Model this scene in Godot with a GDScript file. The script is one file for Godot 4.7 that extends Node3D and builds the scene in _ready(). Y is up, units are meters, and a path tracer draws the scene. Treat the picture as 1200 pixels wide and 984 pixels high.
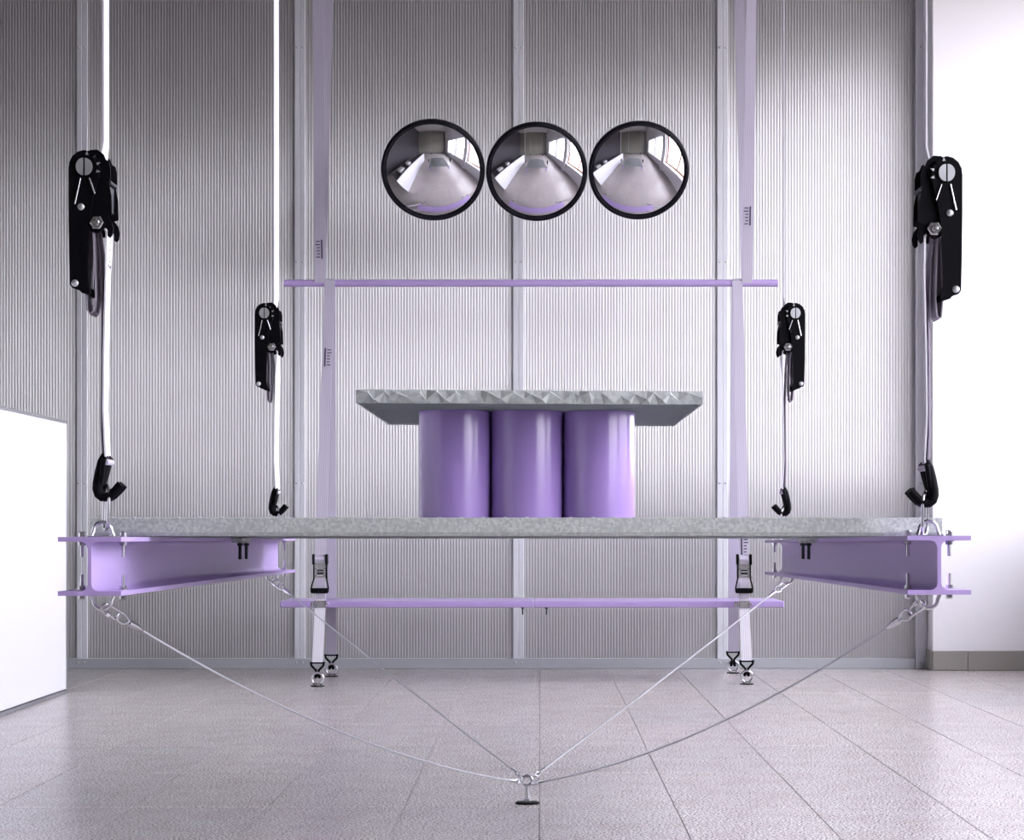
extends Node3D
# A suspended table of lilac I-beams and galvanised grating in a room closed by a ribbed polycarbonate wall.

const F := 2300.0            # focal length in pixels of a 1200 x 984 frame
const VX := 632.0            # where the view axis meets the frame
const VY := 617.0
const EYE := 0.617
const TOP := 6.0             # height of the ceiling
const WALL := 8.55           # distance of the polycarbonate wall

var M := {}
var rng := RandomNumberGenerator.new()
var used := {}


# ---------------------------------------------------------------- mesh builder
class MB:
	var v := PackedVector3Array()
	var n := PackedVector3Array()
	var uv := PackedVector2Array()

	func tri(a: Vector3, b: Vector3, c: Vector3, na: Vector3, nb: Vector3, nc: Vector3, ua := Vector2.ZERO, ub := Vector2.ZERO, uc := Vector2.ZERO) -> void:
		if (b - a).cross(c - a).dot(na + nb + nc) > 0.0:
			v.append_array([a, c, b]); n.append_array([na, nc, nb]); uv.append_array([ua, uc, ub])
		else:
			v.append_array([a, b, c]); n.append_array([na, nb, nc]); uv.append_array([ua, ub, uc])

	func quad(a: Vector3, b: Vector3, c: Vector3, d: Vector3, nn: Vector3) -> void:
		tri(a, b, c, nn, nn, nn, Vector2(0, 0), Vector2(1, 0), Vector2(1, 1))
		tri(a, c, d, nn, nn, nn, Vector2(0, 0), Vector2(1, 1), Vector2(0, 1))

	func flat(a: Vector3, b: Vector3, c: Vector3, out: Vector3) -> void:
		var nn := (b - a).cross(c - a).normalized()
		if nn.dot(out) < 0.0:
			nn = -nn
		tri(a, b, c, nn, nn, nn)

	func box(c: Vector3, s: Vector3, bev := 0.0, bs := Basis.IDENTITY) -> MB:
		var h := s / 2.0
		bev = minf(bev, minf(h.x, minf(h.y, h.z)) * 0.9)
		for ax in 3:
			var a1 := (ax + 1) % 3
			var a2 := (ax + 2) % 3
			for sg in [-1.0, 1.0]:
				var nn := Vector3.ZERO
				nn[ax] = sg
				var q := []
				for k in [[-1, -1], [1, -1], [1, 1], [-1, 1]]:
					var p := Vector3.ZERO
					p[ax] = sg * h[ax]
					p[a1] = k[0] * (h[a1] - bev)
					p[a2] = k[1] * (h[a2] - bev)
					q.append(c + bs * p)
				quad(q[0], q[1], q[2], q[3], bs * nn)
			if bev > 0.0:
				for s1 in [-1.0, 1.0]:
					for s2 in [-1.0, 1.0]:
						var q := []
						for k in [[-1, 0], [1, 0], [1, 1], [-1, 1]]:
							var p := Vector3.ZERO
							p[ax] = k[0] * (h[ax] - bev)
							p[a1] = s1 * (h[a1] - (bev if k[1] == 1 else 0.0))
							p[a2] = s2 * (h[a2] - (bev if k[1] == 0 else 0.0))
							q.append(c + bs * p)
						var nn := Vector3.ZERO
						nn[a1] = s1
						nn[a2] = s2
						quad(q[0], q[1], q[2], q[3], bs * nn.normalized())
		if bev > 0.0:
			for sx in [-1.0, 1.0]:
				for sy in [-1.0, 1.0]:
					for sz in [-1.0, 1.0]:
						var sg := Vector3(sx, sy, sz)
						var e := h - Vector3(bev, bev, bev)
						var nn := (bs * sg).normalized()
						tri(c + bs * (sg * Vector3(h.x, e.y, e.z)), c + bs * (sg * Vector3(e.x, h.y, e.z)), c + bs * (sg * Vector3(e.x, e.y, h.z)), nn, nn, nn)
		return self

	# a round rod along points; r is a number or one per point; flat squeezes the section along side
	func tube(pts: Array, r, segs := 12, closed := false) -> MB:
		var count := pts.size()
		var rings := []
		var dirs := []
		for i in count:
			var a: Vector3 = pts[(i - 1 + count) % count] if (closed or i > 0) else pts[i]
			var b: Vector3 = pts[(i + 1) % count] if (closed or i < count - 1) else pts[i]
			dirs.append((b - a).normalized())
		var d0: Vector3 = dirs[0]
		var up := Vector3.UP if absf(d0.y) < 0.9 else Vector3.RIGHT
		var side := (up - d0 * up.dot(d0)).normalized()
		var len_at := 0.0
		var lens := []
		for i in count:
			var d: Vector3 = dirs[i]
			side = (side - d * side.dot(d)).normalized()
			var other := d.cross(side)
			var rr: float = r[i] if r is Array else r
			var ring := []
			for k in segs:
				var t := TAU * k / segs
				ring.append(side * cos(t) * rr + other * sin(t) * rr)
			rings.append(ring)
			lens.append(len_at)
			if i < count - 1:
				len_at += (pts[i + 1] as Vector3).distance_to(pts[i])
		var last := count if closed else count - 1
		for i in last:
			var j := (i + 1) % count
			var shift := 0
			if closed and j == 0:   # the frame may have turned on its way round
				var best := 1e9
				for k in segs:
					var dd: float = (rings[0][k] as Vector3).distance_to(rings[i][0])
					if dd < best:
						best = dd; shift = k
			for k in segs:
				var k2 := (k + 1) % segs
				var o1: Vector3 = rings[i][k]
				var o2: Vector3 = rings[i][k2]
				var o3: Vector3 = rings[j][(k2 + shift) % segs]
				var o4: Vector3 = rings[j][(k + shift) % segs]
				var p1: Vector3 = pts[i]
				var p2: Vector3 = pts[j]
				var u1 := Vector2(float(k) / segs, lens[i])
				var u2 := Vector2(float(k + 1) / segs, lens[i])
				var u3 := Vector2(float(k + 1) / segs, lens[j])
				var u4 := Vector2(float(k) / segs, lens[j])
				tri(p1 + o1, p1 + o2, p2 + o3, o1.normalized(), o2.normalized(), o3.normalized(), u1, u2, u3)
				tri(p1 + o1, p2 + o3, p2 + o4, o1.normalized(), o3.normalized(), o4.normalized(), u1, u3, u4)
		if not closed:
			for e in [0, count - 1]:
				var nn: Vector3 = -dirs[0] if e == 0 else dirs[count - 1]
				for k in segs:
					tri(pts[e], pts[e] + rings[e][k], pts[e] + rings[e][(k + 1) % segs], nn, nn, nn)
		return self

	# a profile of (radius, height) turned about the y axis of xf
	func lathe(prof: Array, xf := Transform3D.IDENTITY, segs := 32, crease := 35.0) -> MB:
		var m := prof.size()
		var segn := []
		for i in m - 1:
			var d: Vector2 = prof[i + 1] - prof[i]
			segn.append(Vector2(d.y, -d.x).normalized())
		for i in m - 1:
			var n0: Vector2 = segn[i]
			var n1: Vector2 = segn[i]
			if i > 0 and rad_to_deg(absf((segn[i - 1] as Vector2).angle_to(segn[i]))) < crease:
				n0 = (segn[i - 1] + segn[i]).normalized()
			if i < m - 2 and rad_to_deg(absf((segn[i + 1] as Vector2).angle_to(segn[i]))) < crease:
				n1 = (segn[i + 1] + segn[i]).normalized()
			for k in segs:
				var q := []
				var qn := []
				for w in [[i, k, n0], [i, k + 1, n0], [i + 1, k + 1, n1], [i + 1, k, n1]]:
					var t: float = TAU * w[1] / segs
					var p: Vector2 = prof[w[0]]
					var nn: Vector2 = w[2]
					q.append(xf * Vector3(cos(t) * p.x, p.y, sin(t) * p.x))
					qn.append((xf.basis * Vector3(cos(t) * nn.x, nn.y, sin(t) * nn.x)).normalized())
				if (prof[i] as Vector2).x > 1e-6:
					tri(q[0], q[1], q[2], qn[0], qn[1], qn[2])
				if (prof[i + 1] as Vector2).x > 1e-6:
					tri(q[0], q[2], q[3], qn[0], qn[2], qn[3])
		return self

	# an outline in the xy plane of xf given thickness from z0 to z1; edges softer than crease degrees are smooth
	func extrude(poly: PackedVector2Array, z0: float, z1: float, xf := Transform3D.IDENTITY, crease := 30.0) -> MB:
		if not Geometry2D.is_polygon_clockwise(poly):
			poly = poly.duplicate()
			poly.reverse()
		var idx := Geometry2D.triangulate_polygon(poly)
		for k in range(0, idx.size(), 3):
			for z in [z0, z1]:
				var nn := xf.basis * Vector3(0, 0, 1.0 if z == z1 else -1.0)
				var a := poly[idx[k]]
				var b := poly[idx[k + 1]]
				var c := poly[idx[k + 2]]
				tri(xf * Vector3(a.x, a.y, z), xf * Vector3(b.x, b.y, z), xf * Vector3(c.x, c.y, z), nn, nn, nn)
		var m := poly.size()
		var en := []
		for i in m:
			var d := poly[(i + 1) % m] - poly[i]
			en.append(Vector2(-d.y, d.x).normalized())
		# outward for a polygon that Geometry2D calls clockwise (y down there)
		var mid := (poly[0] + poly[1]) / 2.0
		if Geometry2D.is_point_in_polygon(mid + (en[0] as Vector2) * 1e-5, poly):
			for i in m:
				en[i] = -en[i]
		for i in m:
			var j := (i + 1) % m
			var n0: Vector2 = en[i]
			var n1: Vector2 = en[i]
			if rad_to_deg(absf((en[(i - 1 + m) % m] as Vector2).angle_to(en[i]))) < crease:
				n0 = (en[(i - 1 + m) % m] + en[i]).normalized()
			if rad_to_deg(absf((en[j] as Vector2).angle_to(en[i]))) < crease:
				n1 = (en[j] + en[i]).normalized()
			var a := xf * Vector3(poly[i].x, poly[i].y, z0)
			var b := xf * Vector3(poly[j].x, poly[j].y, z0)
			var c := xf * Vector3(poly[j].x, poly[j].y, z1)
			var d := xf * Vector3(poly[i].x, poly[i].y, z1)
			var w0 := xf.basis * Vector3(n0.x, n0.y, 0)
			var w1 := xf.basis * Vector3(n1.x, n1.y, 0)
			tri(a, b, c, w0, w1, w1)
			tri(a, c, d, w0, w1, w0)
		return self

	# a flat band along points; wd is its width direction (one, or one per point)
	func ribbon(pts: Array, wd, width: float, thick: float) -> MB:
		var count := pts.size()
		var sec := []
		var along := 0.0
		for i in count:
			var a: Vector3 = pts[maxi(i - 1, 0)]
			var b: Vector3 = pts[mini(i + 1, count - 1)]
			var d := (b - a).normalized()
			var w: Vector3 = wd[i] if wd is Array else wd
			w = (w - d * w.dot(d)).normalized()
			var t := d.cross(w)
			if i > 0:
				along += (pts[i] as Vector3).distance_to(pts[i - 1])
			sec.append([pts[i], w * width / 2.0, t * thick / 2.0, along, d])
		for i in count - 1:
			var s0: Array = sec[i]
			var s1: Array = sec[i + 1]
			for k in 4:
				var c0: Array = [[-1, -1], [1, -1], [1, 1], [-1, 1]][k]
				var c1: Array = [[1, -1], [1, 1], [-1, 1], [-1, -1]][k]
				var n0: Vector3 = [-s0[2], s0[1], s0[2], -s0[1]][k].normalized()
				var n1: Vector3 = [-s1[2], s1[1], s1[2], -s1[1]][k].normalized()
				var a: Vector3 = s0[0] + s0[1] * c0[0] + s0[2] * c0[1]
				var b: Vector3 = s0[0] + s0[1] * c1[0] + s0[2] * c1[1]
				var c: Vector3 = s1[0] + s1[1] * c1[0] + s1[2] * c1[1]
				var d: Vector3 = s1[0] + s1[1] * c0[0] + s1[2] * c0[1]
				var ua := Vector2((c0[0] + 1) / 2.0, s0[3] / width)
				var ub := Vector2((c1[0] + 1) / 2.0, s0[3] / width)
				var uc := Vector2((c1[0] + 1) / 2.0, s1[3] / width)
				var ud := Vector2((c0[0] + 1) / 2.0, s1[3] / width)
				tri(a, b, c, n0, n0, n1, ua, ub, uc)
				tri(a, c, d, n0, n1, n1, ua, uc, ud)
		for e in [0, count - 1]:
			var s: Array = sec[e]
			var nn: Vector3 = -s[4] if e == 0 else s[4]
			quad(s[0] - s[1] - s[2], s[0] + s[1] - s[2], s[0] + s[1] + s[2], s[0] - s[1] + s[2], nn)
		return self

	func hexbolt(at: Vector3, axis: Vector3, across: float, h: float) -> MB:
		var y := axis.normalized()
		var x := (Vector3.RIGHT if absf(y.x) < 0.9 else Vector3.BACK)
		x = (x - y * x.dot(y)).normalized()
		var xf := Transform3D(Basis(x, y, x.cross(y)), at)
		var r := across / sqrt(3.0)
		for k in 6:
			var a := Vector3(cos(TAU * k / 6), 0, sin(TAU * k / 6))
			var b := Vector3(cos(TAU * (k + 1) / 6), 0, sin(TAU * (k + 1) / 6))
			var up := Vector3(0, h, 0)
			var lo := Vector3(0, h * 0.8, 0)
			var nn := xf.basis * (a + b).normalized()
			quad(xf * (a * r), xf * (b * r), xf * (b * r + lo), xf * (a * r + lo), nn)
			quad(xf * (a * r + lo), xf * (b * r + lo), xf * (b * r * 0.86 + up), xf * (a * r * 0.86 + up), (nn + y).normalized())
			tri(xf * up, xf * (a * r * 0.86 + up), xf * (b * r * 0.86 + up), y, y, y)
			tri(xf.origin, xf * (a * r), xf * (b * r), -y, -y, -y)
		return self

	func mesh() -> ArrayMesh:
		var arr := []
		arr.resize(Mesh.ARRAY_MAX)
		arr[Mesh.ARRAY_VERTEX] = v
		arr[Mesh.ARRAY_NORMAL] = n
		arr[Mesh.ARRAY_TEX_UV] = uv
		var am := ArrayMesh.new()
		am.add_surface_from_arrays(Mesh.PRIMITIVE_TRIANGLES, arr)
		return am


# ---------------------------------------------------------------- scene helpers
func numbered(called: String) -> String:
	if not used.has(called):
		used[called] = 0
		return called
	used[called] += 1
	return "%s_%03d" % [called, used[called]]


func tag(o: Node, label: String, category: String, group := "") -> Node:
	o.set_meta("label", label)
	o.set_meta("category", category)
	if group:
		o.set_meta("group", group)
	return o


func thing(called: String, label: String, category: String, at := Vector3.ZERO, group := "") -> Node3D:
	var o := Node3D.new()
	o.name = numbered(called)
	add_child(o)
	o.position = at
	tag(o, label, category, group)
	return o


func part(mb: MB, called: String, mat: Material, parent: Node = null, at := Vector3.ZERO) -> MeshInstance3D:
	return place(mb.mesh(), called, mat, parent, at)


func place(mesh: Mesh, called: String, mat: Material, parent: Node = null, at := Vector3.ZERO) -> MeshInstance3D:
	var o := MeshInstance3D.new()
	if parent == null:
		o.name = numbered(called)
		parent = self
	else:
		var k := 0
		var nm := called
		while parent.has_node(NodePath(nm)):
			k += 1
			nm = "%s_%03d" % [called, k]
		o.name = nm
	o.mesh = mesh
	o.material_override = mat
	o.position = at
	parent.add_child(o, true)
	return o


func struct(mb: MB, called: String, mat: Material, parent: Node = null, at := Vector3.ZERO) -> MeshInstance3D:
	var o := part(mb, called, mat, parent, at)
	if parent == null:
		o.set_meta("kind", "structure")
	return o


func at_px(x: float, y: float, d: float) -> Vector3:
	return Vector3((x - VX) * d / F, EYE - (y - VY) * d / F, -d)


func mat(c: Color, rough: float, metal := 0.0, spec := 0.5) -> StandardMaterial3D:
	var m := StandardMaterial3D.new()
	m.albedo_color = c
	m.roughness = rough
	m.metallic = metal
	m.metallic_specular = spec
	return m


func noise_tex(seed_: int, freq: float, size: int, stops: Array, kind := FastNoiseLite.TYPE_SIMPLEX_SMOOTH, octaves := 3, normal := false) -> NoiseTexture2D:
	var nz := FastNoiseLite.new()
	nz.seed = seed_
	nz.noise_type = kind
	nz.frequency = freq
	nz.fractal_octaves = octaves
	if kind == FastNoiseLite.TYPE_CELLULAR:
		nz.cellular_return_type = FastNoiseLite.RETURN_CELL_VALUE
		nz.fractal_type = FastNoiseLite.FRACTAL_NONE
	var t := NoiseTexture2D.new()
	t.width = size
	t.height = size
	t.seamless = true
	t.noise = nz
	t.as_normal_map = normal
	if not normal:
		var g := Gradient.new()
		var off := PackedFloat32Array()
		var col := PackedColorArray()
		for s in stops:
			off.append(s[0])
			col.append(s[1])
		g.offsets = off
		g.colors = col
		t.color_ramp = g
	return t


func triplanar(m: StandardMaterial3D, scale: float) -> StandardMaterial3D:
	m.uv1_triplanar = true
	m.uv1_world_triplanar = true
	m.uv1_scale = Vector3(scale, scale, scale)
	return m


func grey(a: float, b := -1.0, c := -1.0) -> Color:
	return Color(a, a if b < 0 else b, a if c < 0 else c)


func materials() -> void:
	M.lilac = mat(Color8(178, 156, 208), 0.36)
	M.lilac_pipe = mat(Color8(160, 133, 196), 0.18)
	M.steel = mat(Color8(216, 216, 220), 0.2, 1.0)
	M.steel_dull = mat(Color8(196, 198, 202), 0.45, 0.8)
	M.black = mat(Color8(9, 8, 13), 0.55, 0.0, 0.2)
	M.black_rubber = mat(Color8(13, 12, 17), 0.7, 0.0, 0.3)
	M.rim = mat(Color8(17, 16, 26), 0.55, 0.0, 0.3)
	M.dark_bolt = mat(Color8(58, 62, 68), 0.4, 0.7)
	M.mirror = mat(Color8(235, 235, 238), 0.02, 1.0)
	M.wall_white = mat(Color8(238, 237, 240), 0.85)
	M.ceiling = mat(Color8(215, 213, 216), 0.9)
	M.board = mat(Color8(228, 228, 234), 0.5)
	M.alu = mat(Color8(190, 192, 197), 0.35, 0.9)
	M.rail = mat(Color8(182, 186, 191), 0.4, 0.3)
	M.mullion = mat(Color8(214, 216, 221), 0.35, 0.1)
	M.skirting = mat(Color8(150, 146, 140), 0.5)
	M.dark_wall = mat(Color8(92, 90, 98), 0.8)
	M.dark = mat(Color8(60, 58, 64), 0.7)
	M.curtain = mat(Color8(128, 126, 118), 0.7)
	M.wood = mat(Color8(150, 80, 48), 0.5)
	M.ink = mat(Color8(60, 54, 76), 0.8)
	M.paper = mat(Color8(235, 235, 235), 0.8)
	M.rear = mat(Color8(150, 148, 140), 0.6)
	M.poly = mat(Color8(192, 191, 192), 0.46, 0.46, 0.7)
	M.poly.anisotropy_enabled = true      # the flutes smear reflections sideways
	M.poly.anisotropy = 1.0
	M.wire = mat(Color8(196, 198, 204), 0.35, 0.8)
	M.thread = mat(Color8(205, 205, 212), 0.4, 0.3)
	var pane := mat(Color(1, 1, 1, 0.04), 0.02)
	pane.transparency = BaseMaterial3D.TRANSPARENCY_ALPHA
	M.pane = pane
	# woven webbing: ribs along the band
	var im := Image.create(64, 64, false, Image.FORMAT_RGB8)
	for y in 64:
		for x in 64:
			var q := 0.93 + 0.07 * cos(TAU * x * 5.0 / 64.0) * (0.6 + 0.4 * cos(TAU * y * 16.0 / 64.0))
			im.set_pixel(x, y, Color(q, q, q))
	var web := ImageTexture.create_from_image(im)
	for w in [["web", Color8(236, 233, 242)], ["web_grey", Color8(198, 192, 210)], ["web_dark", Color8(150, 142, 156)]]:
		var m := mat(w[1], 0.75)
		m.albedo_texture = web
		m.rim_enabled = true
		m.rim = 0.2
		M[w[0]] = m
	# speckled stone floor
	var speck := noise_tex(7, 0.13, 1024, [[0.27, Color8(84, 82, 84)], [0.38, Color8(140, 136, 136)], [0.46, Color8(202, 197, 196)], [0.56, Color8(220, 215, 213)], [0.68, Color8(240, 237, 236)]], FastNoiseLite.TYPE_SIMPLEX_SMOOTH, 4)
	var fleck := noise_tex(19, 0.012, 512, [[0.0, Color(0.94, 0.92, 0.91)], [0.5, Color(0.985, 0.975, 0.97)], [1.0, Color(1, 1, 1)]])
	M.tile = []
	for k in 4:
		var t := mat([Color8(244, 241, 243), Color8(249, 246, 247), Color8(240, 239, 241), Color8(245, 241, 242)][k], 0.27)
		t.albedo_texture = speck
		t.detail_enabled = true
		t.detail_albedo = fleck
		t.detail_blend_mode = BaseMaterial3D.BLEND_MODE_MUL
		triplanar(t, 1.05)
		t.uv1_offset = Vector3(0.37 * k, 0, 0.21 * k)
		M.tile.append(t)
	M.grout = mat(Color8(178, 173, 170), 0.8)
	# galvanised steel with zinc spangle
	var zinc := noise_tex(3, 0.16, 512, [[0.0, Color8(172, 177, 176)], [0.5, Color8(188, 193, 191)], [1.0, Color8(206, 210, 207)]], FastNoiseLite.TYPE_CELLULAR)
	var z := mat(Color.WHITE, 0.55, 0.3)
	z.albedo_texture = zinc
	triplanar(z, 3.0)
	M.zinc = z
	M.zinc_plain = mat(Color8(168, 173, 176), 0.6, 0.3)
	var zb := mat(Color8(255, 255, 255), 0.4, 0.15)
	zb.albedo_texture = zinc
	triplanar(zb, 1.4)
	M.zinc_bright = zb


# ---------------------------------------------------------------- the setting
func build_room() -> void:
	var zr := 2.6       # rear wall behind the camera
	var hz := TOP      # ceiling height
	var xl := -4.6
	var xr := 2.62
	# floor: a bed, and the stone tiles laid on it
	var fl := struct(MB.new().box(Vector3((xl + xr) / 2, -0.052, (zr - WALL) / 2), Vector3(xr - xl + 0.8, 0.1, zr + WALL + 0.6)), "floor", M.grout)
	var tw := 0.2985
	var tl := 0.6035
	var tile := MB.new().box(Vector3(0, -0.01, 0), Vector3(tw - 0.0018, 0.02, tl - 0.0022), 0.0008).mesh()
	var rows := 9
	for r in rows:
		for c in range(-8, 9):
			var cx := (c + 0.5) * tw
			if cx > xr - 0.1:
				continue
			var o := place(tile, "tile", M.tile[rng.randi() % 4], fl, Vector3(cx + rng.randf_range(-0.0006, 0.0006), 0.0, -WALL + (r + 0.5) * tl + rng.randf_range(-0.0008, 0.0008)))
			o.position.y = rng.randf_range(-0.0006, 0.0)
	# beyond what can be told apart: the same tiles, joined
	var far := MB.new()
	for r in range(0, 19):
		for c in range(-16, 9):
			var cx := (c + 0.5) * tw
			if (r < rows and c >= -8) or cx > xr - 0.1 or cx < xl:
				continue
			far.box(Vector3(cx, -0.01, -WALL + (r + 0.5) * tl), Vector3(tw - 0.003, 0.02, tl - 0.003))
	part(far, "distant_tiles", M.tile[1], fl).set_meta("kind", "stuff")

	struct(MB.new().box(Vector3((xl + xr) / 2, hz + 0.1, (zr - WALL) / 2), Vector3(xr - xl + 0.8, 0.2, zr + WALL + 0.8)), "ceiling", M.ceiling)

	# the ribbed polycarbonate wall
	var wall := Node3D.new()
	wall.name = "wall_back"
	add_child(wall)
	wall.set_meta("kind", "structure")
	wall.position = Vector3(0, 0, -WALL)
	var mpx := [-159.0, 96.5, 351.5, 607.5, 846.5, 1078.0]
	var mx := []
	for p in mpx:
		mx.append((p - VX) * WALL / F)
	var xs: Array = [xl] + mx
	for i in xs.size() - 1:
		var x0: float = xs[i]
		var x1: float = xs[i + 1]
		part(ribbed(x0 + 0.001, x1 - 0.001, 0.03, hz, 0.0127, 0.00055), "panel", M.poly, wall)
	var scr := MB.new().lathe([Vector2(0, 0.003), Vector2(0.003, 0.003), Vector2(0.0048, 0.001), Vector2(0.0048, 0.0)], Transform3D(Basis(Vector3.RIGHT, PI / 2), Vector3.ZERO), 10).mesh()
	for i in mx.size():
		var x: float = mx[i]
		var mull := MB.new()
		var wd := 0.048
		if i == 5:   # the end post against the pier
			mull.box(Vector3(x, hz / 2, 0.010), Vector3(0.046, hz, 0.022), 0.002)
			mull.box(Vector3(x - 0.021, hz / 2, 0.016), Vector3(0.005, hz, 0.028), 0.001)
			mull.box(Vector3(x + 0.021, hz / 2, 0.016), Vector3(0.006, hz, 0.034), 0.001)
		else:
			mull.box(Vector3(x - wd * 0.25, hz / 2, 0.0045), Vector3(wd * 0.485, hz, 0.007), 0.002)
			mull.box(Vector3(x + wd * 0.25, hz / 2, 0.0045), Vector3(wd * 0.485, hz, 0.007), 0.002)
			mull.box(Vector3(x, hz / 2, 0.0025), Vector3(wd, hz, 0.006))
		var mo := part(mull, "mullion", M.mullion, wall)
		for y in [56.0, 307.0, 566.0, 775.5]:
			var yy: float = EYE - (y - VY) * WALL / F
			for s in ([-1.0, 1.0] if i != 5 else [0.0]):
				place(scr, "screw", M.steel_dull, mo, Vector3(x + s * wd * 0.27, yy, 0.0212 if y > 700 else (0.0082 if i != 5 else 0.021)))
	var rail := MB.new()
	var xe: float = mx[5] - 0.0245
	rail.box(Vector3((xl + xe) / 2, 0.022, 0.006), Vector3(xe - xl, 0.044, 0.03), 0.002)
	part(rail, "bottom_rail", M.rail, wall)
	# what closes the room behind the sheets
	struct(MB.new().box(Vector3((xl + xr) / 2, hz / 2, -WALL - 0.12), Vector3(xr - xl + 0.6, hz, 0.16)), "wall_outer", M.wall_white)

	# the white pier to the right of the wall, with its stone skirting
	var px0 := (1093.0 - VX) * 4.68 / 1280.0
	var pz := -WALL + 0.13
	struct(MB.new().box(Vector3((px0 + xr) / 2, hz / 2, (pz - WALL - 0.04) / 2), Vector3(xr - px0, hz, pz + WALL + 0.04), 0.004), "wall_pier", M.wall_white)
	var sk := Node3D.new()
	sk.name = "baseboard_pier"
	sk.set_meta("kind", "structure")
	add_child(sk)
	var bx := px0
	for w in [0.15, 0.3, 0.3, 0.3]:
		var w2: float = minf(w, xr - bx)
		if w2 > 0.01:
			part(MB.new().box(Vector3(bx + w2 / 2, 0.043, pz + 0.006), Vector3(w2 - 0.0015, 0.084, 0.012), 0.0015), "skirting_tile", M.skirting, sk)
		bx += w
	part(MB.new().box(Vector3(px0 - 0.004, 0.043, pz - 0.045), Vector3(0.008, 0.084, 0.1), 0.001), "skirting_tile", M.skirting, sk)

	# right wall with two windows
	var sill := 0.8
	var head := 3.1
	var openings := [[-WALL + 0.3, -5.3], [-4.75, -2.9], [-2.7, 0.4]]
	var rw := MB.new()
	var th := 0.3
	var zc := (zr - WALL) / 2
	rw.box(Vector3(xr + th / 2, sill / 2, zc), Vector3(th, sill, zr + WALL))
	rw.box(Vector3(xr + th / 2, (head + hz) / 2, zc), Vector3(th, hz - head, zr + WALL))
	var z0 := -WALL
	for o in openings + [[zr, zr]]:
		if o[0] - z0 > 0.01:
			rw.box(Vector3(xr + th / 2, (sill + head) / 2, (z0 + o[0]) / 2), Vector3(th, head - sill, o[0] - z0))
		z0 = o[1]
	struct(rw, "wall_right", M.wall_white)
	struct(MB.new().box(Vector3(xr - 0.09, hz / 2, -5.02), Vector3(0.18, hz, 0.42), 0.004), "wall_column", M.wall_white)
	for i in 3:
		var a: float = openings[i][0]
		var b: float = openings[i][1]
		var w := Node3D.new()
		w.name = "window_%d" % (i + 1)
		w.set_meta("kind", "structure")
		add_child(w)
		w.position = Vector3(xr + 0.15, sill, (a + b) / 2)
		var ln := b - a
		var hh := head - sill
		var fm: Material = M.wood if i == 0 else M.wall_white
		var fr := MB.new()
		fr.box(Vector3(0, 0.035, 0), Vector3(0.07, 0.07, ln))
		fr.box(Vector3(0, hh - 0.035, 0), Vector3(0.07, 0.07, ln))
		for s in [-1.0, 1.0]:
			fr.box(Vector3(0, hh / 2, s * (ln / 2 - 0.035)), Vector3(0.07, hh - 0.14, 0.07))
		if i != 1:
			fr.box(Vector3(0, hh / 2, 0.1), Vector3(0.07, hh - 0.14, 0.07))
		part(fr, "window_frame", fm, w)
		part(MB.new().box(Vector3(0, hh / 2, 0), Vector3(0.006, hh - 0.12, ln - 0.12)), "pane", M.pane, w)
		if i == 1:
			for k in 7:
				part(MB.new().box(Vector3(-0.08, 0.15 + k * 0.3, 0), Vector3(0.012, 0.05, ln - 0.02), 0.002), "slat", M.lilac, w)
		part(MB.new().box(Vector3(-0.17, -0.015, 0), Vector3(0.3, 0.03, ln), 0.004), "window_sill", M.wall_white, w)

	struct(MB.new().box(Vector3(xl - 0.1, hz / 2, zc), Vector3(0.2, hz, zr + WALL + 0.4)), "wall_left", M.dark_wall)
	var back := struct(MB.new().box(Vector3((xl + xr) / 2, hz / 2, zr + 0.1), Vector3(xr - xl + 0.6, hz, 0.2)), "wall_front", M.rear)
	for k in 24:
		part(MB.new().box(Vector3(xl + 0.3 * k + 0.15, hz / 2, zr - 0.005), Vector3(0.03, hz, 0.02)), "cover_strip", M.curtain, back)


# a multiwall sheet: its front follows the webs inside in shallow flutes
func ribbed(x0: float, x1: float, y0: float, y1: float, pitch: float, amp: float) -> MB:
	var mb := MB.new()
	var count := int(round((x1 - x0) / pitch))
	var p := (x1 - x0) / count
	var segs := 10
	var zf := -0.002
	var zb := -0.018
	var last := Vector3.ZERO
	var lastn := Vector3.ZERO
	for i in count * segs + 1:
		var x := x0 + p * i / segs
		var t := TAU * i / segs
		var z := zf + amp * cos(t)
		var nn := Vector3(amp * TAU / p * sin(t), 0, 1).normalized()
		var cur := Vector3(x, 0, z)
		if i > 0:
			var a := last + Vector3(0, y0, 0)
			var b := cur + Vector3(0, y0, 0)
			var c := cur + Vector3(0, y1, 0)
			var d := last + Vector3(0, y1, 0)
			var ua := Vector2(last.x, 0)
			var ub := Vector2(x, 0)
			mb.tri(a, b, c, lastn, nn, nn, ua, ub, Vector2(x, y1))
			mb.tri(a, c, d, lastn, nn, lastn, ua, Vector2(x, y1), Vector2(last.x, y1))
		last = cur
		lastn = nn
	mb.quad(Vector3(x0, y0, zb), Vector3(x1, y0, zb), Vector3(x1, y1, zb), Vector3(x0, y1, zb), Vector3(0, 0, -1))
	mb.quad(Vector3(x0, y0, zb), Vector3(x0, y1, zb), Vector3(x0, y1, zf), Vector3(x0, y0, zf), Vector3(-1, 0, 0))
	mb.quad(Vector3(x1, y0, zb), Vector3(x1, y1, zb), Vector3(x1, y1, zf), Vector3(x1, y0, zf), Vector3(1, 0, 0))
	mb.quad(Vector3(x0, y0, zb), Vector3(x1, y0, zb), Vector3(x1, y0, zf), Vector3(x0, y0, zf), Vector3(0, -1, 0))
	return mb


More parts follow.
